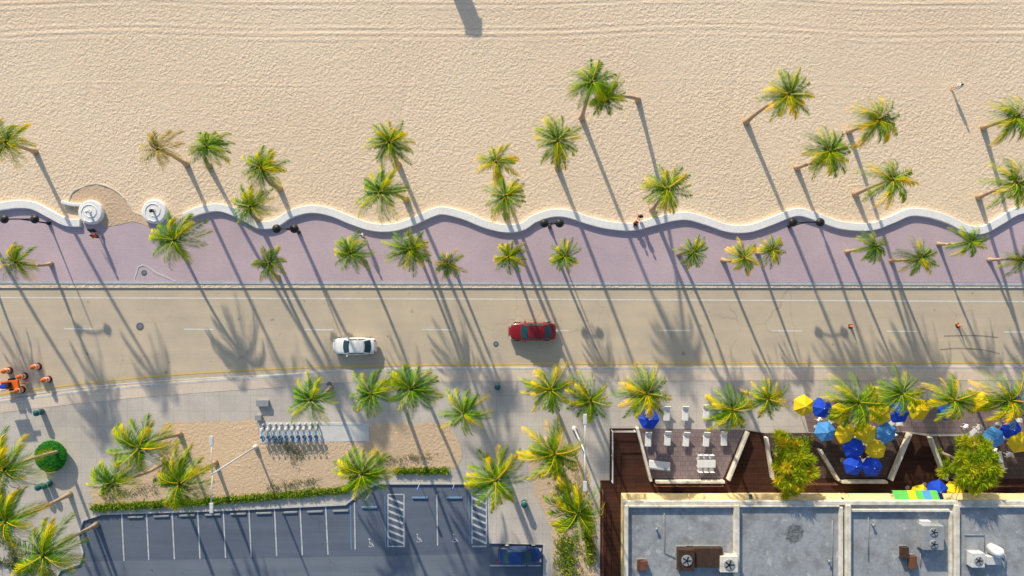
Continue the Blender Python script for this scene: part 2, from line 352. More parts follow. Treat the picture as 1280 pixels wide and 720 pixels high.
for a,b2 in ((485,505),(590,608)):
    for xx in (a,b2): mb.ribbon(pp([(xx,618),(xx,684 if a==485 else 680)]),.12,None,.004)
    mb.ribbon(pp([(a,618),(b2,618)]),.12,None,.008); mb.ribbon(pp([(a,683),(b2,683)]),.12,None,.008)
    for k in range(7): mb.ribbon(pp([(a,622+k*8.2),(b2,630+k*8.2)]),.22,None,.012)
mb.ribbon(pp([(612,707),(676,707)]),.14,None,.004)
def isa(mb,cx,cy,z=.008):
    s=.62
    pts=[(cx+4.2*s*math.cos(a),cy+3*s+4.2*s*math.sin(a)) for a in [math.radians(q) for q in range(-100,170,15)]]
    mb.ribbon(pp(pts),.07,None,z)
    mb.ribbon(pp([(cx-2*s,cy-5*s),(cx-1*s,cy+2*s),(cx+5*s,cy+2*s),(cx+7*s,cy+7*s)]),.08,None,z+.004)
    mb.lathe([(.09,0),(.09,.002)],10,(*P2(cx-2*s,cy-8*s),z))
for c in ((463,679),(523,673),(568,673)): isa(mb,*c)
struct(mb.obj('parking_marking','lpaint'),'white stall lines, hatching and wheelchair symbols')
mb=MB()
for x0,y0,y1 in ((438,628,687),(481,620,684),(586,615,680)): mb.ribbon(pp([(x0,y0),(x0+1,y1)]),.11,None,.004)
struct(mb.obj('blue_parking_marking','bpaint'),'blue accessible stall lines')
def wob(pts,seed,amp=1.6):
    r=random.Random(seed); o=[]
    for i,p in enumerate(pts):
        q=pts[(i+1)%len(pts)]; n=max(1,int(math.hypot(q[0]-p[0],q[1]-p[1])/10))
        if n>60: n=1
        for k in range(n): o.append((p[0]+(q[0]-p[0])*k/n+r.uniform(-amp,amp)*(k>0),p[1]+(q[1]-p[1])*k/n+r.uniform(-amp,amp)*(k>0)))
    return o
bed=pp(wob([(205,528),(322,525),(326,553),(462,551),(462,530),(558,528),(572,548),(578,568),(572,585),(500,590),(470,592),(432,612),(330,622),(250,629),(118,634),(112,612),(160,600),(200,575)],3))
struct(MB().prism(bed,None,.14).obj('planter_bed','bed'),'sandy planting bed')
bed2=pp(wob([(668,552),(700,545),(722,566),(736,590),(744,740),(692,740),(690,660),(668,618),(660,580)],4,2.2))
struct(MB().prism(bed2,None,.14).obj('planter_bed','bed'),'sandy planting strip beside the building')
ent=pp(wob([(88,262),(92,244),(104,235),(122,231),(142,238),(158,252),(168,266),(184,272),(188,284),(165,277),(150,281),(132,284),(110,270)],5))
struct(MB().prism(ent,None,.15).obj('sand_path','bed'),'drifted sand at the beach entrance')
DK=pp([(762,535),(797,535),(813,598),(903,598),(930,537),(955,541),(968,597),(1046,597),(1106,597),(1130,540),(1160,545),(1182,598),(1700,598),(1700,640),(776,640),(776,1000),(750,1000),(750,600),(762,600)])
struct(MB().prism(DK,.0,.20).obj('deck_path','deck'),'dark brown timber deck walkway')
struct(MB().prism(pp([(797,535),(930,537),(903,598),(813,598)]),None,.15).obj('patio_floor','patio'),'mauve grey stone patio floor')
struct(MB().prism(pp([(955,541),(1130,540),(1106,597),(968,597)]),None,.15).obj('patio_floor','patio2'),'brown tiled umbrella patio floor')
struct(MB().prism(pp([(1160,545),(1700,540),(1700,598),(1182,598)]),None,.15).obj('patio_floor','patio2'),'brown tiled restaurant patio floor')
struct(MB().prism(pp([(1000,500),(1700,494),(1700,538),(1160,542),(1130,538),(1010,539)]),None,.145).obj('terrace_floor','patio'),'mauve terrace paving under the umbrellas')
def wall(name,pts,w,h,mat,label,cat='wall',z0=.12,grp=None):
    o=MB().ribbon(pp(pts),w,z0,z0+h).obj(name,mat,bevel=.02); return tag(o,label,cat,grp)
for pts in ([(795,533),(812,599)],[(818,600),(903,600)],[(908,598),(932,538)],[(955,545),(963,596)],[(1021,560),(1044,598)],[(1048,600),(1104,600)],[(1109,598),(1133,540)],[(1158,545),(1178,598)]):
    wall('patio_wall',pts,.25,.8,'parapet','low off-white wall edging the restaurant patio','wall',grp='low patio walls')
def arc(w): return [P2(*p) for p in w]
o=MB().ribbon(arc(sl),.82,0,.45).obj('wave_wall','white',bevel=.05); tag(o,'white undulating low wall between sand and promenade','wall','white wave walls')
o=MB().ribbon(arc(sr),.82,0,.45).obj('wave_wall','white',bevel=.05); tag(o,'long white undulating low wall between sand and promenade','wall','white wave walls')
for cx,cy in ((117,266),(196,265)):
    x0,y0=P2(cx,cy); e=empty('entrance_pedestal',(x0,y0,0))
    MB().lathe([(1.25,0),(1.25,.55),(1.15,.62),(.2,.64)],32).obj('base',"white",e,smooth=False)
    sp=[(r*math.cos(a),r*math.sin(a),.65) for r,a in [(.15+.09*k/2,k*.55) for k in range(22)]]
    MB().tube(sp,.035,6).obj('spiral_rim','white',e,True)
    MB().lathe([(.10,.6),(.12,1.0),(.2,1.2),(.05,1.4)],10).obj('finial','black' if cx>150 else 'white',e,True)
    tag(e,'round white spiral pedestal at the beach entrance','pedestal','entrance pedestals')
o=MB().ribbon([P2(*p) for p in smooth_path([(80,253),(92,256),(104,257),(112,262)])],.35,0,.5).obj('entrance_wall','white',bevel=.05); tag(o,'short curved white wall beside the pedestal','wall')
o=MB().ribbon([P2(*p) for p in smooth_path([(86,252),(92,240),(104,234),(122,230),(143,237),(159,251),(168,265),(182,270)])],.12,0,.17).obj('entrance_edging','parapet'); tag(o,'thin pale edging round the sandy entrance','kerb')
o=MB().ribbon([P2(*p) for p in smooth_path([(172,340),(174,334),(182,332),(196,341),(216,350),(216,353),(172,353),(172,340)])],.14,.1,.16).obj('utility_island_edging','kerb'); tag(o,'pale teardrop edging round an inspection cover','kerb')
def disc(x0,y0,r,z,label):
    e=MB().lathe([(r,0),(r,.012),(r*.92,.02)],20,(0,0,0)).obj('manhole_cover','gutter'); e.location=(*P2(x0,y0),z); MB().torus((0,0,.015),r*.7,.02,'z').obj('rim','black',e); tag(e,label,'manhole cover','manhole covers')
disc(181,341,.32,.13,'round iron cover set in the promenade'); disc(175,408,.42,.0,'round iron manhole cover in the asphalt'); disc(620,430,.3,0,'round iron manhole cover in the asphalt')
disc(412,480,.25,.135,'small iron cover in the sidewalk')
# ---------------------------------------------------------------- palms
def make_crown(seed,nf,mat='palm'):
    r=random.Random(seed); mb=MB()
    for i in range(nf):
        az=i*2.39996+r.uniform(-.35,.35); k=i/(nf-1)
        el=math.radians(60-80*k+r.uniform(-10,10)); L=r.uniform(.82,1.2)*(.80+.3*min(1,k*1.6))
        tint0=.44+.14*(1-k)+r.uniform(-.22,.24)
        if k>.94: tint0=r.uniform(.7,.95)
        p=Vector((0,0,0)); n=22; seg=L/n; pts=[];tans=[]
        tw=r.uniform(-.6,.6); e=el; a=az
        for q in range(n+1):
            d=Vector((math.cos(e)*math.cos(a),math.cos(e)*math.sin(a),math.sin(e))); pts.append(p.copy()); tans.append(d); p=p+d*seg
            e-=(.035+.055*(1-k)+.02*r.random())*(.45+q/n); a+=tw/n
            e=max(e,-1.2)
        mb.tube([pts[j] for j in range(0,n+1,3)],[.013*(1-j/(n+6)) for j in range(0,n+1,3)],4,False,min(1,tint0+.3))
        side0=Vector((-math.sin(a),math.cos(a),0))
        for q in range(2,n+1):
            t=q/n; c=pts[q]; d=tans[q]; side=d.cross(Vector((0,0,1)))
            if side.length<.1: side=side0
            side.normalize(); up=side.cross(d).normalized()
            ll=.27*(math.sin(math.pi*min(1,(t*.80+.13)))**.8)+.03
            for sgn in (-1,1):
                for h in (0,.5):
                    if r.random()<.08: continue
                    c2=c+d*seg*h
                    l=ll*r.uniform(.6,1.22)
                    dr=(d*(.65+1.0*t)+side*sgn*1.0-Vector((0,0,1))*r.uniform(.10,.8)).normalized()
                    tip=c2+dr*l-Vector((0,0,1))*l*.2; mid=c2+dr*l*.4
                    wv=(d*.8+up*.35*sgn).normalized()*.0118
                    tt=max(0,min(1,tint0+r.uniform(-.16,.16)+.60*(t-.52)))  # random leaf tone, plus shaded inner and sunlit tip colour painted in
                    mb.add([c2,mid-wv,tip,mid+wv],[(0,1,2,3)],tt)
    mb.lathe([(.05,-.10),(.075,-.04),(.05,.06),(.015,.14)],8,t=.2)
    o=mb.obj('crown',mat,tint=True); me=o.data; bpy.data.objects.remove(o); return me
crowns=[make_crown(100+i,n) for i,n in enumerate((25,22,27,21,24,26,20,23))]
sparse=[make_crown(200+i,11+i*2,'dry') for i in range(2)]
palm_i=0
def palm(cx,cy,r,base=None,hr=(7.5,10.5),h=None,label=None,grp=None,sp=False):
    global palm_i; palm_i+=1
    rr=random.Random(palm_i*13+5)
    if base:
        ox,oy=base[0]-640,base[1]-360; dx,dy=cx-base[0],cy-base[1]
        f=(dx*ox+dy*oy)/(ox*ox+oy*oy)
        hh=H*f/(1+f) if f>0 else 0
        if h is None: h=min(max(hh,hr[0]+rr.uniform(0,1)),hr[1])
    else:
        if h is None: h=rr.uniform(*hr)
        k=(H-h)/H; base=(640+(cx-640)*k+rr.uniform(-7,7),360+(cy-360)*k+rr.uniform(-5,7))
    h=h-.3
    b0=Q(*base,0); b0.z=.1; tp=Q(cx,cy,h)
    e=empty('palm_tree',b0)
    d=tp-b0; bend=Vector((d.x*.15+rr.uniform(-.25,.25),d.y*.15+rr.uniform(-.25,.25),0))
    pts=[];rad=[]
    n=14
    rb=.11+h*.010
    for i in range(n+1):
        t=i/n; p=d*t; p.x-=bend.x*math.sin(math.pi*t)*1.0; p.y-=bend.y*math.sin(math.pi*t)
        pts.append(p); rad.append(rb*(1.0-.42*t)+(.14 if i==0 else .04 if i==1 else 0)+(.012 if i%2 else 0))
    MB().tube(pts,rad,8).obj('trunk','trunk',e,True)
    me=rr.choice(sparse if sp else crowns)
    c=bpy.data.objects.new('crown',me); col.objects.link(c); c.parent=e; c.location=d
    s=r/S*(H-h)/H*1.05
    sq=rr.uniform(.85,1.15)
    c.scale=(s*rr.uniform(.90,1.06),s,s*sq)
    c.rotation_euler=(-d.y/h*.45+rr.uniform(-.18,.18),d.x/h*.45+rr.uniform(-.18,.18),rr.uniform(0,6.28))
    tag(e,label or 'tall slender palm with feathery yellow green fronds','palm tree',grp)
sandl='tall leaning palm rooted in the beach sand'; g1='palms on the beach sand'
for a in [(8,178,31,(45,190)),(259,184,30,(262,208)),(327,210,31,(350,236)),(313,258,28,(324,277)),(486,178,32,(498,206)),(476,241,35,(508,250)),(620,203,29,(625,222)),(632,245,30,(631,268)),(697,176,33,(697,210)),(740,103,34,(727,148)),(758,120,27,(797,125)),(834,236,33,(815,262)),(986,118,32,(932,153)),(1098,150,33,(1060,165)),(1037,190,32,(995,210)),(1115,225,34,(1068,243)),(1268,147,32,(1228,160)),(1270,228,33,(1222,247)),(-90,215,32,(-50,225)),(1380,190,34,(1330,205))]:
    palm(*a,hr=(9.5,11),label=sandl,grp=g1)
palm(197,187,30,(234,206),hr=(8.5,10),label='thin yellowing palm with a sparse crown on the sand',grp=g1,sp=True)
g2='young palms along the promenade'; l2='short palm growing in the mauve promenade paving'
for a in [(20,328,26,(65,330)),(218,300,36,(230,318)),(337,329,24,(348,346)),(438,317,26,None),(512,312,30,None),(560,331,21,None),(636,321,24,None),(706,320,22,None),(867,315,21,(848,318)),(930,322,24,(903,325)),(965,312,21,(946,316)),(1093,308,22,(1058,315)),(1150,322,27,(1113,326)),(1213,302,24,(1172,305)),(1280,325,23,(1235,325)),(-70,320,26,None),(1370,320,26,None)]:
    palm(*a,hr=(5.0,6.0),label=l2,grp=g2)
g3='palms on the town side of the road'; l3='full palm with broad crown in the sidewalk planting'
for a in [(388,500,34),(465,492,33),(514,486,36),(580,517,32),(688,487,33),(738,500,33),(808,492,36),(915,512,33),(960,498,26),(1073,503,38),(1127,492,34),(1193,500,32),(1262,500,36),(175,560,42),(143,602,34),(225,604,40),(452,592,38),(620,600,41),(693,567,42),(722,640,42),(8,585,42),(8,652,40),(55,694,45)]:
    palm(*a,None,hr=(4.6,5.6) if a[0]>1000 else (7.5,9.5),label=l3,grp=g3)
# ---------------------------------------------------------------- broadleaf trees / bushes
def leafball(mb,c,rx,ry,rz,n,size,r,tlo=0,thi=1,asp=.45):
    for _ in range(n):
        while True:
            p=Vector((r.uniform(-1,1),r.uniform(-1,1),r.uniform(-1,1)))
            if .25<p.length<1: break
        q=Vector((c[0]+p.x*rx,c[1]+p.y*ry,c[2]+p.z*rz))
        a=Vector((r.gauss(0,1),r.gauss(0,1),r.gauss(0,1)+.5)).normalized(); b2=a.orthogonal().normalized()
        b2=Matrix.Rotation(r.uniform(0,6.28),3,a)@b2; c3=a.cross(b2); s=size*r.uniform(.6,1.3)
        mb.add([q-b2*s,q-c3*s*asp,q+b2*s,q+c3*s*asp],[(0,1,2,3)],max(0,min(1,r.uniform(tlo,thi))))
def tree(cx,cy,rpx,rpy,h,label,seed):
    r=random.Random(seed); k=(H-h)/H
    b0=Q(640+(cx-640)*k,360+(cy-360)*k); b0.z=.15; tp=Q(cx,cy,h)
    e=empty('deck_tree',b0); d=tp-b0; tr=MB(); cr=MB()
    tr.tube([(0,0,0),d*.3,d*.55],[.2,.15,.12],8)
    R0=rpx/S*k; R1=rpy/S*k; nb=50; ph=[r.uniform(0,6.28) for _ in range(3)]
    for i in range(nb):
        a=i*2.4+r.uniform(-.3,.3); q=math.sqrt((i+.5)/nb)*(.88+.12*math.sin(3*a+ph[0])+.12*math.sin(5*a+ph[1]))
        c=Vector((d.x+R0*.86*q*math.cos(a),d.y+R1*.86*q*math.sin(a),h-.9+(1-q*q)*1.2+r.uniform(-.4,.4)))
        tr.tube([d*.5,d*.5+(c-d*.5)*.5+Vector((0,0,.15)),c],[.07,.04,.015],5)
        t0=.55+r.uniform(-.30,.22)
        for _ in range(105):
            u=Vector((r.gauss(0,1),r.gauss(0,1),abs(r.gauss(0,.6)))).normalized(); l=r.uniform(.3,.85); st_=c+u*r.uniform(0,.2)
            u2=(u+Vector((math.cos(a),math.sin(a),0))*.6*q).normalized(); tip=st_+u2*l-Vector((0,0,.18*l)); mid=st_+u2*l*.45
            wv=u2.cross(Vector((r.gauss(0,.5),r.gauss(0,.5),1))).normalized()*.042
            cr.add([st_,mid-wv,tip,mid+wv],[(0,1,2,3)],max(0,min(1,t0+r.uniform(-.16,.2))))
    tr.obj('trunk','trunk',e,True); cr.obj('crown','leaf',e,tint=True); tag(e,label,'tree','broadleaf trees by the deck')
tree(993,583,31,44,5.2,'dense yellow green bushy tree growing through the deck',3)
tree(1218,582,42,43,5.4,'wide yellow green bushy tree beside the restaurant patio',5)
r=random.Random(9); b0=Q(62,571); mb=MB(); k=(H-1.0)/H
e=empty('round_bush',(b0.x*k,b0.y*k,.12)); MB().tube([(0,0,0),(0,0,.6)],[.08,.06],6).obj('trunk','trunk',e)
mb.lathe([(.5,.25),(1.4,.35),(1.62,.6),(1.55,.8),(1.1,.95),(.4,1.0)],28,t=.25)
for i in range(3600):
    a=r.uniform(0,6.283); q=math.sqrt(r.random()); zz=1.02-.3*q**4+r.uniform(-.02,.06)
    c=Vector((1.64*q*math.cos(a),1.64*q*math.sin(a),zz)); n_=Vector((q*math.cos(a)*.4+r.gauss(0,.3),q*math.sin(a)*.4+r.gauss(0,.3),1)).normalized(); u=n_.orthogonal().normalized(); u=Matrix.Rotation(r.uniform(0,6.28),3,n_)@u; w_=n_.cross(u); s_=.075
    mb.add([c-u*s_,c-w_*s_*.6,c+u*s_,c+w_*s_*.6],[(0,1,2,3)],r.uniform(.1,.9))
mb.obj('crown','bush',e,tint=True); tag(e,'clipped round dark green bush on the sidewalk','bush')
def stuff(name,segs,mat,label,seed,density=1.0,hh=.35,size=.10):
    r=random.Random(seed); mb=MB()
    for (x0,y0,x1,y1,w) in segs:
        n=int(max(1,math.hypot(x1-x0,y1-y0))*density)
        for i in range(n):
            t=r.random(); x=x0+(x1-x0)*t+r.gauss(0,w*.45); y=y0+(y1-y0)*t+r.gauss(0,w*.45); a,b2=P2(x,y); tl=r.random()*.5
            leafball(mb,(a,b2,.14+hh*.5*r.random()),.28,.28,hh*.6,9,size,r,tl,tl+.5)
    o=mb.obj(name,mat,tint=True); o['kind']='stuff'; o['label']=label; return o
stuff('hedge_planting',[(118,634,250,627,4),(250,627,335,620,4),(335,620,432,612,4),(432,612,470,592,5),(495,588,560,588,3)],'grass','low green planting along the parking kerb',1,6.5)
stuff('scrub_planting',[(335,608,400,600,7),(365,560,370,580,9),(335,540,380,570,6),(205,560,215,600,12),(130,618,200,610,8),(480,575,540,570,6)],'scrub','scattered scrub on the sandy bed',2,1.3,.3,.07)
stuff('shrub_planting',[(705,668,712,722,17),(700,600,722,632,14),(734,640,738,700,7),(684,560,700,590,9)],'grass','loose shrubs in the strip beside the building',3,4.2,.5,.12)
stuff('corner_planting',[(0,650,30,720,9),(0,610,10,640,8),(0,700,70,718,7)],'scrub','ground cover under the palms',4,2.0,.4,.10)
stuff('patio_planting',[(972,548,1012,552,7),(970,560,975,590,6),(1168,560,1185,590,5),(1196,600,1235,604,5)],'grass','green planting around the patio trees',6,4,.5)
# ---------------------------------------------------------------- cars
def car(name,x0,y0,rz,paint,label,L=4.7,W=1.82):
    x,y=P2(x0,y0); e=empty(name,(x,y,.02),rz); s=L/4.7; w=W/2
    st=[(-2.35,.56,.60),(-2.28,.80,.78),(-2.0,.91,.91),(-1.5,.96,.96),(-.6,.99,.95),(.3,.99,.95),(.95,.97,.93),(1.5,.94,.86),(2.0,.86,.77),(2.26,.70,.66),(2.35,.46,.52)]
    vs=[];fs=[]
    for (sx,fw,zt) in st:
        ww=w*fw
        for (a,z) in ((-.80,.24),(-.97,.34),(-1.0,.55),(-.97,zt-.12),(-.86,zt-.01),(-.45,zt+.025),(0,zt+.035),(.45,zt+.025),(.86,zt-.01),(.97,zt-.12),(1.0,.55),(.97,.34),(.80,.24)):
            vs.append((sx*s,a*ww,min(z,zt+.04)))
    n=13
    for i in range(len(st)-1):
        for k in range(n-1): fs.append((i*n+k,(i+1)*n+k,(i+1)*n+k+1,i*n+k+1)[::-1])
        fs.append((i*n+n-1,(i+1)*n+n-1,(i+1)*n,i*n)[::-1])
    fs.append(tuple(range(n))); fs.append(tuple((len(st)-1)*n+k for k in range(n))[::-1])
    body=MB().add(vs,fs).obj('body',paint,e,True,sub=1)
    zb,zt=.93,1.38
    Bx0,Bx1,By=-1.74*s,1.06*s,.86*w; Tx0,Tx1,Ty=-1.08*s,.26*s,.68*w
    ring_b=[(Bx0-.16*(1-u*u),By*u*-1,zb) for u in [-1+2*k/6 for k in range(7)]]+[(Bx1+.16*(1-u*u),By*u,zb) for u in [-1+2*k/6 for k in range(7)]]
    ring_t=[(Tx0-.08*(1-u*u),Ty*u*-1,zt) for u in [-1+2*k/6 for k in range(7)]]+[(Tx1+.08*(1-u*u),Ty*u,zt) for u in [-1+2*k/6 for k in range(7)]]
    nr=len(ring_b)
    MB().add(ring_b+ring_t,[(k,(k+1)%nr,nr+(k+1)%nr,nr+k) for k in range(nr)]+[tuple(nr+k for k in range(nr))]).obj('cabin',paint,e,False,bevel=.04)
    rt=[(p[0]*.97,p[1]*.96,zt+.012) for p in ring_t]; ri=[(-.41*s+(p[0]+.41*s)*.6,p[1]*.6,zt+.055) for p in ring_t]
    MB().add(rt+ri,[(k,(k+1)%nr,nr+(k+1)%nr,nr+k) for k in range(nr)]+[tuple(nr+k for k in range(nr))]).obj('roof',paint,e,True)
    for nm,xb,xt,sg in (('windshield',Bx1,Tx1,1),('rear_window',Bx0,Tx0,-1)):
        g=[];m3=6
        for q_ in (.10,.90):
            for k in range(m3+1):
                u=(-1+2*k/m3)*.88; xx=xb+(xt-xb)*q_; yy=By+(Ty-By)*q_; bw=(.16+(.08-.16)*q_)*(1-u*u); g.append((xx+sg*(bw+.02),yy*u,zb+(zt-zb)*q_+.02))
        MB().add(g,[(k,k+1,m3+2+k,m3+1+k) for k in range(m3)]).obj(nm,'glass',e,True)
    for sg in (-1,1):
        g=[]
        for xb,xt in ((Bx0+.30,Tx0+.12),(-.47*s,-.45*s),(-.40*s,-.40*s),(Bx1-.28,Tx1-.08)):
            for q_ in (.12,.86): g.append((xb+(xt-xb)*q_,sg*(By+(Ty-By)*q_+.014),zb+(zt-zb)*q_+.01))
        MB().add(g,[(0,2,3,1),(4,6,7,5)]).obj('side_window','glass',e)
    for sx in (-1.42,1.45):
        for sy in (-1,1):
            wh=MB().tube([(sx*s,sy*(w-.21),.32),(sx*s,sy*(w-.005),.32)],.32,18).obj('wheel','tyre',e,False)
            MB().tube([(sx*s,sy*(w-.02),.32),(sx*s,sy*(w+.005),.32)],.19,10).obj('rim','lgrey',wh)
    for sy in (-1,1):
        MB().box((2.14*s,sy*.60*w,.66),(.26,.28*w*1.2,.10),sy*-.35).obj('headlight','lamp',e,bevel=.02)
        MB().box((-2.20*s,sy*.62*w,.77),(.14,.34*w,.11),sy*.3).obj('tail_light','tail',e,bevel=.02)
        MB().box((.72*s,sy*(w+.07),.97),(.14,.2,.12)).obj('side_mirror',paint,e,bevel=.03)
    MB().box((2.32*s,0,.40),(.06,.8*w,.12)).obj('grille','black',e)
    tag(e,label,'car'); return e
car('moving_car',445,432,math.pi,'pwhite','white sedan driving on the tan road',4.5,1.8)
car('moving_car',665,414,math.pi,'pred','dark red sedan driving on the tan road',4.9,1.95)
car('parked_car',650,691,0,'pblue','dark blue car parked in the asphalt bay',4.5,1.85)
# ---------------------------------------------------------------- lamps
def tall_lamp(bx,by,tx,ty,label,hd=3.5):
    h=10.5; b0=Q(bx,by); b0.z=.12; tp=Q(tx,ty,h); e=empty('street_lamp',b0)
    MB().tube([(0,0,0),(0,0,h*.5),(0,0,h)],[.11,.09,.06],10).obj('post','lgrey',e,True)
    MB().lathe([(.25,0),(.25,.3),(.14,.5)],12).obj('base','lgrey',e)
    for sg in (-1,1):
        MB().tube([(0,0,h-.1),(0,sg*1.2,h+.12),(0,sg*hd*.75,h+.15)],.05,6).obj('arm','lgrey',e,True)
        hh=MB().box((0,sg*(hd*.75+.35),h+.15),(.32,.9,.14)).obj('lamp_head','lgrey',e,bevel=.04)
        MB().box((0,sg*(hd*.75+.35),h+.06),(.22,.6,.03)).obj('lens','lamp',hh)
    tag(e,label,'street lamp','tall double arm street lamps')
def corr(tx,ty,h=10.5):
    k=(H-h)/H; return 640+(tx-640)*k,360+(ty-360)*k
tall_lamp(*corr(266,592),266,592,'tall pale double arm street lamp above the sandy bed')
tall_lamp(*corr(731,565),731,565,'tall pale double arm street lamp beside the deck')
def prom_lamp(tx,ty,w,label):
    h=4.4; k=(H-h)/H; b0=Q(640+(tx-640)*k,360+(ty-360)*k); b0.z=.13; e=empty('promenade_lamp',b0)
    MB().lathe([(.20,0),(.20,.25),(.09,.5),(.06,2.5),(.05,h)],10).obj('post','black',e,True)
    a=w/2/S*k
    MB().tube([(-a,0,h-.05),(0,0,h+.1),(a,0,h-.05)],.07,6).obj('arm','black',e,True)
    for sg in (-1,1):
        s=MB().lathe([(.14,.12),(.42,-.05),(.44,-.14),(.1,-.2)],14,(sg*a,0,h+.05)).obj('lamp_shade','black',e,True)
        MB().lathe([(.26,-.20),(.2,-.3),(.05,-.36)],12,(sg*a,0,h+.05)).obj('bulb','lamp',s,True)
    tag(e,label,'street lamp','black double headed promenade lamps')
for t,y,w in ((25,274,38),(357,286,22),(690,279,19),(1008,278,34)): prom_lamp(t,y,w,'black double headed lamp on the promenade')
# ---------------------------------------------------------------- umbrellas
def umb(mat):
    e=empty('patio_umbrella'); vs=[];fs=[]; n=6
    for rr,z in ((.10,2.66),(.55,2.50),(1.08,2.22),(1.10,2.06)):
        for k in range(n*2):
            a=math.pi*k/n; q=rr*(1 if k%2==0 else .88 if rr>.2 else 1); vs.append((q*math.cos(a),q*math.sin(a),z-(.03 if k%2 else 0)))
    m2=n*2
    for i in range(3):
        for k in range(m2): fs.append((i*m2+k,(i+1)*m2+k,(i+1)*m2+(k+1)%m2,i*m2+(k+1)%m2))
    fs.append(tuple(range(m2))[::-1])
    MB().add(vs,fs).obj('canopy',mat,e)
    MB().lathe([(.03,0),(.03,2.68),(.05,2.70),(.01,2.82)],8).obj('pole','lgrey',e,True)
    MB().lathe([(.26,0),(.26,.06),(.08,.12)],14).obj('base','grey',e,True)
    return e
um={k:umb(k) for k in ('blue','lblue','yellow')}
lab={'blue':'royal blue hexagonal canvas umbrella on the restaurant patio','lblue':'light blue hexagonal canvas umbrella on the restaurant patio','yellow':'bright yellow hexagonal canvas umbrella on the restaurant patio'}
for k,e in um.items(): tag(e,lab[k],'umbrella','patio umbrellas')
L=[('yellow',1005,507),('blue',1028,510),('yellow',1050,518),('yellow',1101,518),('blue',1124,515),('yellow',1147,512),('blue',1188,514),('lblue',1032,540),('yellow',1056,543),('yellow',1082,542),('lblue',1107,541),('blue',1068,560),('yellow',1096,562),('blue',1066,582),('blue',1091,583),('blue',812,525),('yellow',1232,503),('blue',1275,508),('blue',1266,536),('lblue',1243,548),('yellow',1274,554),('yellow',1150,618),('blue',1172,614),('yellow',1193,617)]
used=set()
for kd,x,y in L:
    q=Q(x,y,2.4); rz=R.uniform(0,1)
    if kd not in used: used.add(kd); e=um[kd]; e.location=(q.x,q.y,.15); e.rotation_euler=(R.uniform(-.04,.04),0,rz)
    else: e=dup(um[kd],(q.x,q.y,.15),rz,R.uniform(.95,1.06)); e.rotation_euler=(R.uniform(-.05,.05),R.uniform(-.05,.05),rz)
def lounger():
    e=empty('sun_lounger'); MB().box((0,-.2,.38),(.64,1.05,.10)).obj('seat','cushion',e,bevel=.03)
    b2=MB().box((0,0,0),(.64,.6,.10)).obj('backrest','cushion',e,bevel=.03); b2.location=(0,.56,.50); b2.rotation_euler=(math.radians(35),0,0)
    for sx in (-.28,.28):
        for sy in (-.6,.25): MB().box((sx,sy,.165),(.05,.05,.33)).obj('leg','lgrey',e)
    return tag(e,'white cushioned sun lounger on the stone patio','lounger','white sun loungers')
l0=lounger(); first=True
for i,(x,y) in enumerate([(810,516),(832,516),(855,516),(881,514),(809,548),(833,547),(856,548),(881,548),(903,547)]):
    q=P2(x,y)
    if first: l0.location=(*q,.15); first=False
    else: dup(l0,(*q,.15),R.uniform(-.08,.08))
def chair():
    e=empty('patio_chair'); MB().box((0,0,.45),(.45,.45,.05)).obj('seat','cushion',e,bevel=.015)
    MB().box((0,.22,.70),(.45,.05,.45)).obj('backrest','cushion',e,bevel=.015)
    for sx in (-.2,.2):
        for sy in (-.2,.2): MB().box((sx,sy,.21),(.04,.04,.42)).obj('leg','lgrey',e)
    return tag(e,'white patio chair at the long table','chair','patio chairs')
def table():
    e=empty('patio_table'); MB().box((0,0,.74),(1.9,.8,.05)).obj('top','cushion',e,bevel=.02)
    for sx in (-.85,.85):
        for sy in (-.33,.33): MB().box((sx,sy,.36),(.06,.06,.71)).obj('leg','lgrey',e)
    return tag(e,'long white table with chairs on the patio','table','patio tables')
t0=table(); q=P2(880,577); t0.location=(*q,.15)
ch=chair(); ch.location=(q[0]-.6,q[1]+.65,.15)
for dx,dy,rz in ((0,.65,0),(.6,.65,0),(-.6,-.65,3.14),(0,-.65,3.14),(.6,-.65,3.14)): dup(ch,(q[0]+dx,q[1]+dy,.15),rz)
for x,y in ((1030,530),(1058,532),(1085,553),(1108,530),(1080,573),(1255,525),(1210,540),(1245,570)):
    dup(t0,(*P2(x,y),.15),R.uniform(0,3),.62,'small white dining table between the umbrellas')
    for k in range(3):
        a=k*2.1+R.random(); dup(ch,(P2(x,y)[0]+.9*math.cos(a),P2(x,y)[1]+.9*math.sin(a),.15),a-math.pi/2,1,'white chair between the umbrellas')
q=P2(823,580); e=empty('daybed',(*q,.15)); MB().box((0,0,.3),(2.2,.8,.25),-.12).obj('seat','cushion',e,bevel=.05); MB().box((0,-.35,.55),(2.2,.2,.35),-.12).obj('backrest','grey',e,bevel=.05); tag(e,'pale cushioned outdoor sofa by the patio wall','sofa')
# ---------------------------------------------------------------- building
zr=4.4; zp=4.85
e=empty('restaurant_building',Q(790,640,0)); off=-e.location
def rect(x0,y0,x1,y1,z): a=Q(x0,y0,z);b2=Q(x1,y1,z); return a.x,b2.y,b2.x,a.y
def BX(mb,x0,y0,x1,y1,z0,z1):
    a,b2,c2,d=rect(x0,y0,x1,y1,z1); mb.box(((a+c2)/2+off.x,(b2+d)/2+off.y,(z0+z1)/2),(c2-a,d-b2,z1-z0)); return mb
mb=MB(); a,b2,c2,d=rect(783,630,1640,1000,zr); mb.prism([(a,b2),(c2,b2),(c2,d),(a,d)],zr-.25,zr)
rf=mb.obj('roof','roof',e); rf.location=off
a,b2,c2,d=rect(784,631,1639,999,zr-.25)
mb=MB(); mb.box(((a+c2)/2+off.x,(b2+d)/2+off.y,(zr-.26)/2+.05),(c2-a,d-b2,zr-.36)); mb.obj('wall','beige',e)
fy=d+off.y
mb=MB()
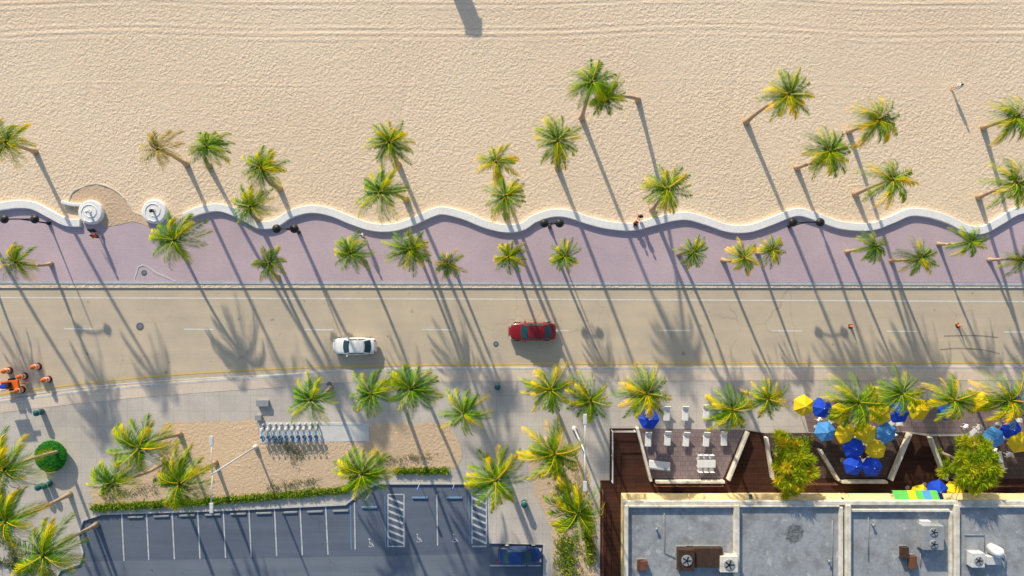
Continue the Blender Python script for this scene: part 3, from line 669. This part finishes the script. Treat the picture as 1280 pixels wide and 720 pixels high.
BX(mb,779,626.5,1640,631.5,zr-.3,zp-.2)
mb.obj('cornice','parapet',e,bevel=.03)
for (x0,y0,x1,y1,zz) in [(781,632,785.5,1000,zp),(786,632,917.5,634.5,zp-.1),(918,632,924.5,1000,zp),(1050,634,1054,1000,zp-.1),(1058,632,1064,1000,zp+.05),(1188,640,1191,1000,zp-.15),(1194,632,1200,1000,zp),(925,632,1049.5,634,zp-.15),(1064.5,637,1187.5,640,zp-.1),(1200.5,632,1640,634.5,zp-.12)]:
    BX(MB(),x0,y0,x1,y1,zr-.02,zz).obj('parapet','parapet',e,bevel=.03)
for x0 in range(800,1400,46):
    p=Q(x0,620,0)
    if (x0//46)%3==0:
        dd=MB().box((p.x+off.x,fy+.04,1.25),(1.1,.1,2.2)).obj('door','glass',e); MB().box((p.x+off.x+.4,fy+.11,1.2),(.05,.04,.3)).obj('handle','lgrey',dd)
    else:
        dd=MB().box((p.x+off.x,fy+.03,1.7),(1.9,.08,1.5)).obj('window','glass',e); MB().box((p.x+off.x,fy+.05,.92),(2.1,.14,.08)).obj('sill','parapet',dd)
for x0,x1,m_ in ((786,860,'beige'),(862,935,'beige'),(940,1050,'beige'),(1060,1112,'beige'),(1178,1300,'beige'),(1302,1400,'beige')):
    a=Q(x0,620,3).x+off.x; c2=Q(x1,620,3).x+off.x
    MB().add([(a,fy+.01,3.5),(c2,fy+.01,3.5),(c2,fy+.75,3.1),(a,fy+.75,3.1),(a,fy+.01,3.4),(c2,fy+.01,3.4),(c2,fy+.75,2.9),(a,fy+.75,2.9)],[(0,3,2,1),(4,5,6,7),(3,7,6,2),(0,4,7,3),(1,2,6,5)]).obj('awning',m_,e)
a=Q(1116,620,3).x+off.x; c2=Q(1172,620,3).x+off.x
for k,mm in enumerate(('green','green','yellow','green','lblue','green')):
    w=(c2-a)/6; x0=a+k*w
    MB().add([(x0,fy+.01,3.6),(x0+w,fy+.01,3.6),(x0+w,fy+1.0,2.9),(x0,fy+1.0,2.9),(x0,fy+1.0,2.7),(x0+w,fy+1.0,2.7)],[(0,3,2,1),(3,4,5,2)]).obj('awning',mm,e)
tag(e,'low beige stucco restaurant building with flat grey roof and white parapets','building')
def roofbox(name,x,y,w,d,h,mat,label,cat,fan=0,rz=0):
    q=Q(x,y,zr+h); e=empty(name,(q.x,q.y,zr),rz); W=w/S*.93; D=d/S*.93
    MB().box((0,0,.06),(W*1.06,D*1.06,.12)).obj('base','grey',e); MB().box((0,0,.12+h/2),(W,D,h)).obj('casing',mat,e,bevel=.03)
    for k in range(fan):
        yy=(k-(fan-1)/2)*D/fan; rr=min(W,D/fan)*.34
        f=MB().lathe([(rr,0),(rr,.08),(rr*.9,.09)],18,(0,yy,h+.12)).obj('fan_housing','grey',e)
        g=MB()
        for j in range(5):
            a=j*1.257; g.box((math.cos(a)*rr*.45,yy+math.sin(a)*rr*.45,h+.23),(rr*.8,rr*.22,.01),a)
        g.obj('fan_blade','black',f)
    g=MB()
    for k in range(5): g.box((0,-D/2-.01,.2+h*k/6),(W*.85,.03,.04))
    g.obj('grille','black',e); tag(e,label,cat,'rooftop equipment'); return e
roofbox('air_conditioner',1166,672,26,30,.9,'grey','large grey rooftop air conditioner with two fans','air conditioner',2)
roofbox('duct_box',1157,655,12,8,.5,'lgrey','small grey duct box beside the air conditioner','duct',0)
roofbox('exhaust_unit',882,697,42,24,.6,'rust','rusty dark brown exhaust unit on the roof','exhaust unit',0)
roofbox('exhaust_unit',858,700,20,26,.9,'rust','tall rusty exhaust box on the roof','exhaust unit',1)
roofbox('air_conditioner',911,705,22,20,.8,'parapet','cream rooftop air conditioner with one fan','air conditioner',1)
roofbox('vent_box',803,707,12,12,.5,'wood','small brown vent box on the roof','vent',0)
roofbox('vent_box',1141,703,9,16,.5,'wood','narrow orange brown vent box on the roof','vent',0)
roofbox('vent_box',1131,691,9,14,.5,'rust','narrow brown vent box on the roof','vent',0)
roofbox('air_conditioner',1222,700,16,18,.8,'lgrey','small pale rooftop air conditioner','air conditioner',1)
q=Q(1244,688,5); e=empty('roof_tank',(q.x,q.y,zr)); MB().lathe([(.5,0),(.5,1.2),(.3,1.45),(.05,1.5)],18).obj('tank_body','cushion',e,True); MB().tube([(.5,0,.3),(1.2,-.6,.3),(1.2,-1.6,.25)],.07,6).obj('pipe','lgrey',e,True); MB().box((-.1,-1.0,.35),(1.3,.8,.6)).obj('pump_box','lgrey',e,bevel=.03); tag(e,'white cylindrical tank with pump box on the roof','tank','rooftop equipment')
for pts in ([(1150,688),(1150,710)],[(830,640),(830,690),(850,700)],[(1205,668),(1230,668),(1230,690)],[(1040,650),(1040,720)],[(1085,645),(1085,700)]):
    o=MB().tube([Q(x,y,zr)+Vector((0,0,.08)) for x,y in pts],.035,6).obj('roof_pipe','grey',None,True); tag(o,'thin pale pipe running across the flat roof','pipe','rooftop equipment')
for x,y in ((820,660),(1035,700),(1090,655)):
    q=Q(x,y,zr); v=MB().lathe([(.10,0),(.08,.3),(.16,.32),(.16,.38),(.04,.42)],10).obj('vent_pipe','grey',None,True); v.location=q; tag(v,'small capped vent pipe on the flat roof','vent','rooftop equipment')
def railing(pts,h,mat,label):
    P=[Vector((*P2(*p),.2)) for p in pts]; e=empty('deck_railing',P[0]); o0=P[0]
    MB().tube([p-o0+Vector((0,0,h)) for p in P],.05,6).obj('top_rail',mat,e)
    MB().tube([p-o0+Vector((0,0,h*.5)) for p in P],.03,6).obj('mid_rail',mat,e)
    for i in range(len(P)-1):
        L=(P[i+1]-P[i]).length; n=max(1,int(L/1.8))
        for k in range(n+(1 if i==len(P)-2 else 0)):
            p=P[i].lerp(P[i+1],k/n)-o0; MB().box((p.x,p.y,h/2),(.08,.08,h)).obj('post',mat,e)
    tag(e,label,'railing','deck railings')
railing([(764,600),(764,537),(792,537)],1.0,'lgrey','pale metal railing at the deck edge')
railing([(816,604),(900,604)],1.0,'wood','brown timber railing beside the deck')
railing([(968,602),(1040,602)],1.0,'wood','brown timber railing beside the deck')
railing([(1184,604),(1300,604)],1.0,'wood','brown timber railing beside the deck')
railing([(752,612),(752,760)],1.0,'wood','brown timber railing beside the building passage')
# ---------------------------------------------------------------- street furniture
def barrel():
    e=empty('traffic_drum'); MB().lathe([(.36,0),(.38,.03),(.36,.09)],14).obj('base','tyre',e)
    MB().lathe([(.29,.09),(.27,.45),(.25,.8),(.22,1.0),(.18,1.04)],16).obj('body','orange',e,True)
    for z,rr in ((.30,.288),(.66,.268)): MB().lathe([(rr,z),(rr-.008,z+.13)],16).obj('reflective_band','cwhite',e)
    MB().tube([(-.1,0,1.03),(0,0,1.14),(.1,0,1.03)],.02,5).obj('handle','black',e); return e
b0=barrel(); tag(b0,'orange traffic drum with white bands on the road edge','traffic drum','orange traffic drums'); b0.location=(*P2(48,458),0)
for x,y in ((12,463),(61,474),(31,470),(28,487)): dup(b0,(*P2(x,y),0),R.random())
def cone():
    e=empty('traffic_cone'); MB().box((0,0,.02),(.42,.42,.04)).obj('base','tyre',e,bevel=.01); MB().lathe([(.16,.04),(.03,.72)],12).obj('body','orange',e,True); MB().lathe([(.115,.28),(.085,.42)],12).obj('reflective_band','cwhite',e); return e
c0=cone(); c0.location=(*P2(1063,408),0); tag(c0,'orange traffic cone standing on the asphalt','traffic cone','traffic cones')
dup(c0,(*P2(1197,407),0),.4,1.0)
e=empty('message_trailer',(*P2(18,480),0),.1)
MB().box((0,0,.6),(1.8,.9,.25)).obj('chassis','orange',e,bevel=.03); MB().box((-.1,0,1.0),(.7,.6,.5)).obj('battery_box','rust',e,bevel=.03)
MB().tube([(.9,0,.55),(1.8,0,.5)],.05,6).obj('tow_bar','orange',e); MB().tube([(0,0,.7),(0,0,2.1)],.06,8).obj('mast','orange',e)
MB().box((-.3,.0,2.2),(2.1,.35,.12)).obj('solar_panel','blue',e,bevel=.02); MB().box((-.5,-.4,1.9),(1.5,.12,.9)).obj('sign_board','cwhite',e)
for sy in (-.55,.55): MB().tube([(0,sy-.08,.32),(0,sy+.08,.32)],.32,14).obj('wheel','tyre',e)
tag(e,'orange road works sign trailer with blue solar panel','trailer')
def bin_():
    e=empty('litter_bin'); MB().lathe([(.26,0),(.31,.1),(.31,.85),(.28,.9)],16).obj('body','teal',e,True); MB().lathe([(.33,.9),(.33,.98),(.2,1.1),(.05,1.13)],16).obj('lid','teal',e,True); MB().torus((0,0,.88),.32,.02).obj('rim','lgrey',e); return e
n0=bin_(); n0.location=(*P2(622,482),.13); tag(n0,'dark teal round litter bin on the sidewalk','litter bin','litter bins')
for x,y in ((54,514),(64,604),(56,606),(655,627)): dup(n0,(*P2(x,y),.13))
def cabinet(x,y,w,d,h,mat,label):
    e=empty('utility_cabinet',(*P2(x,y),.12)); MB().box((0,0,h/2),(w,d,h)).obj('casing',mat,e,bevel=.03); MB().box((0,-d/2-.01,h/2),(w*.8,.02,h*.8)).obj('door','grey',e); MB().box((0,0,h+.02),(w*1.06,d*1.06,.04)).obj('lid',mat,e); tag(e,label,'utility cabinet')
cabinet(330,503,1.2,.6,.4,'grey','grey metal utility cabinet on the sidewalk'); cabinet(325,521,.6,.5,.4,'grey','small grey metal utility cabinet on the sidewalk')
struct(MB().prism(pp([(325,529),(462,529),(462,551),(325,553)]),None,.15).obj('dock_path','pad'),'pale concrete pad under the rental bicycles')
def bike():
    e=empty('rental_bicycle')
    for yy in (-.52,.52):
        w=MB().torus((0,yy,.33),.31,.03,'x',18,6).obj('wheel','tyre',e,True)
        MB().box((0,yy,.5),(.10,.5,.30)).obj('fender','lblue' if yy<0 else 'cwhite',e,bevel=.03)
    MB().tube([(0,-.52,.33),(0,-.2,.75),(0,.3,.8),(0,.52,.33)],.035,6).tube([(0,-.2,.75),(0,0,.33),(0,.3,.8)],.03,6).obj('frame','lblue',e)
    MB().tube([(-.24,.22,1.02),(-.1,.34,1.0),(.1,.34,1.0),(.24,.22,1.02)],.02,6).tube([(0,.3,.8),(0,.34,1.0)],.03,6).obj('handlebar','grey',e)
    MB().box((0,-.25,.95),(.14,.24,.06)).tube([(0,-.2,.72),(0,-.25,.92)],.02,6).obj('saddle','black',e,bevel=.02)
    MB().box((0,.55,.85),(.24,.22,.18)).obj('basket','cwhite',e,bevel=.02); return e
k0=bike(); tag(k0,'white and blue rental bicycle parked in its dock','bicycle','rental bicycles in the dock')
dk=MB()
for i in range(10):
    x,y=P2(331+i*7.4,541-i*.1)
    if i==0: k0.location=(x,y,.15)
    else: dup(k0,(x,y,.15),R.uniform(-.06,.06))
    dk.box((x,y+.95,.35),(.12,.14,.5))
dk.box((P2(392,0)[0],P2(0,541)[1]+.95,.13),(10.4,.25,.08)); tag(dk.obj('bicycle_dock','lgrey',bevel=.01),'pale docking rail with posts for rental bicycles','bicycle dock')
def wstop(x,y,mat,lb,rz=0):
    o=MB().box((0,0,.07),(1.7,.18,.13),0,.92).obj('wheel_stop',mat,bevel=.02); o.location=(*P2(x,y),-.012); o.rotation_euler=(0,0,rz); tag(o,lb,'wheel stop','wheel stops')
for x in (462,525,568): wstop(x,622 if x>480 else 634,'bpaint','blue painted wheel stop at an accessible bay')
for x in range(170,430,32): wstop(x,646-(x-170)*.03,'grey','plain concrete wheel stop in a parking bay',.03)
for x in (462,525,568):
    e=empty('parking_sign',(*P2(x,604 if x>480 else 618),.12)); MB().tube([(0,0,0),(0,0,2.1)],.03,6).obj('post','lgrey',e); MB().box((0,-.04,1.9),(.32,.02,.46)).obj('sign_panel','blue',e)
    g=MB(); pts=[(.07*math.cos(a),-.055,1.85+.07*math.sin(a)) for a in [math.radians(q) for q in range(100,370,30)]]; g.tube(pts,.012,4); g.tube([(-.02,-.055,2.0),(-.02,-.055,1.9),(.05,-.055,1.89),(.09,-.055,1.8)],.012,4); g.obj('wheelchair_symbol','cwhite',e); tag(e,'blue accessible parking sign on a thin post','sign','accessible parking signs')
e=empty('lifeguard_tower',(-7.8,36.6,.1))
for sx in (-.6,.6):
    for sy in (-.6,.6): MB().tube([(sx*1.2,sy*1.2,0),(sx,sy,2.2)],.08,6).obj('leg','wood',e)
MB().box((0,0,3.0),(1.4,1.4,1.6)).obj('cabin','lblue',e,bevel=.03); MB().add([(-.9,-.9,3.8),(.9,-.9,3.8),(.9,.9,3.8),(-.9,.9,3.8),(0,0,4.3)],[(0,1,4),(1,2,4),(2,3,4),(3,0,4),(3,2,1,0)]).obj('roof','cushion',e)
MB().box((0,-.72,3.1),(1.0,.04,.7)).obj('window','glass',e)
tag(e,'raised timber lifeguard hut standing on the sand','lifeguard tower')
# ---------------------------------------------------------------- people
def person(x,y,z,rz,pose,shirt,shorts,label):
    e=empty('person',(*P2(x,y),z),rz); V=[];E=[];Rr=[]
    def v(p,r,par=None):
        V.append(p); Rr.append(r); i=len(V)-1
        if par is not None: E.append((par,i))
        return i
    sit=pose=='sit'; hz=.50 if sit else .95
    pel=v((0,0,hz),.13); wa=v((0,0,hz+.2),.115,pel); chs=v((0,.01,hz+.42),.14,wa); nk=v((0,0,hz+.56),.055,chs); h1=v((0,.02,hz+.64),.075,nk); h2=v((0,.02,hz+.74),.09,h1); h3=v((0,.01,hz+.80),.06,h2)
    v((0,.11,hz+.70),.016,h2)
    for sx in (-1,1):
        v((sx*.095,.01,hz+.70),.014,h2)
        hip=v((sx*.10,0,hz-.04),.09,pel)
        if sit: kn=v((sx*.12,.44,hz),.06,hip); an=v((sx*.12,.46,.08),.04,kn); v((sx*.13,.64,.03),.032,an)
        else:
            st=.22*sx if pose=='walk' else 0
            kn=v((sx*.10,st*.6+.03,.50),.06,hip); an=v((sx*.10,st,.08),.04,kn); v((sx*.11,st+.17,.035),.034,an)
        sh=v((sx*.19,0,hz+.48),.06,chs); sw=-.2*sx if pose=='walk' else .05
        el=v((sx*.24,sw*.4,hz+.20),.043,sh)
        wr=v((sx*.22,sw+.12 if not sit else .32,hz-.03+(.08 if sit else 0)),.028,el)
        wx,wy,wz=V[wr]; d=Vector((0,.4 if not sit else .9,-.9 if not sit else -.15)).normalized()
        pm=v((wx+0,wy+d.y*.06,wz+d.z*.06),.030,wr)
        for k,l in enumerate((.07,.08,.075,.06)):
            o=Vector((wx,wy,wz))+d*.10+Vector((0,(k-1.5)*.02 if not sit else 0,0))+Vector(((k-1.5)*.02 if sit else 0,0,0))
            a=v(tuple(o),.010,pm); b3=v(tuple(o+d*l*.6),.009,a); v(tuple(o+d*l+Vector((-sx*.015,0,0))),.008,b3)
        v((wx-sx*.03,wy+d.y*.07+.02,wz+d.z*.07),.010,pm)
    me=bpy.data.meshes.new('body'); me.from_pydata(V,E,[]); o=bpy.data.objects.new('body',me); col.objects.link(o); o.parent=e; me.materials.append(M['skin'])
    md=o.modifiers.new('skin','SKIN'); md.use_smooth_shade=True
    for i,r_ in enumerate(Rr): me.skin_vertices[0].data[i].radius=(r_,r_*.85)
    me.skin_vertices[0].data[0].use_root=True
    s=o.modifiers.new('sub','SUBSURF'); s.levels=1; s.render_levels=1
    MB().lathe([(.105,hz+.70),(.112,hz+.76),(.095,hz+.84),(.04,hz+.88)],12,(0,0,0)).obj('hair','hair',e,True)
    t=MB().lathe([(.165,hz-.02),(.15,hz+.15),(.18,hz+.38),(.17,hz+.50),(.08,hz+.56)],12)
    for sx in (-1,1): t.tube([(sx*.15,0,hz+.49),(sx*.23,.02,hz+.30)],[.085,.07],8)
    t.obj('shirt',shirt,e,True)
    s2=MB().lathe([(.16,hz-.12),(.172,hz+.02)],12)
    for sx in (-1,1):
        s2.tube([(sx*.09,0,hz-.02),(sx*.11,.3,hz) if sit else (sx*.10,(.1*sx if pose=='walk' else .02),hz-.34)],[.12,.10],10)
    s2.obj('shorts',shorts,e,True); tag(e,label,'person')
person(1189,112,.1,2.5,'stand','cwhite','cwhite','person in white clothing standing on the open sand')
person(793,279,.13,math.pi,'sit','cred','cdark','person in red shirt sitting on the white wall')
person(798,272,.1,2.8,'stand','cdark','cred','person in dark shirt and red shorts by the white wall')
person(456,296,.13,1.2,'walk','cwhite','cdark','person in white shirt walking on the promenade')
person(124,289,.13,1.6,'walk','cdark','cdark','person in dark clothes walking on the promenade')
person(127,296,.13,1.6,'walk','cred','cdark','person in red shirt walking on the promenade')
# ---------------------------------------------------------------- light & camera
el=math.radians(20.5); d=Vector((.375*math.cos(el),-.927*math.cos(el),-math.sin(el)))
sun=bpy.data.lights.new('sun','SUN'); sun.energy=5.0; sun.angle=math.radians(.9); sun.color=(1,.89,.70)
so=bpy.data.objects.new('sun',sun); col.objects.link(so); so.rotation_euler=d.to_track_quat('-Z','Y').to_euler(); so.location=(-20,50,40)
w=bpy.data.worlds.new('World'); scene.world=w; w.use_nodes=True; nt=w.node_tree
sk=nt.nodes.new('ShaderNodeTexSky'); sk.sky_type='NISHITA'; sk.sun_disc=False; sk.sun_elevation=el; sk.sun_rotation=math.radians(-22.0)
bg=nt.nodes['Background']; bg.inputs['Strength'].default_value=.15; nt.links.new(sk.outputs[0],bg.inputs['Color'])
cam=bpy.data.cameras.new('camera'); cam.sensor_width=36; cam.lens=36/(2*(1280/S/2)/H); cam.clip_end=5000
co=bpy.data.objects.new('camera',cam); col.objects.link(co); co.location=(0,0,H); co.rotation_euler=(0,0,0); scene.camera=co
scene.view_settings.view_transform='Standard'; scene.view_settings.look='None'; scene.view_settings.exposure=0
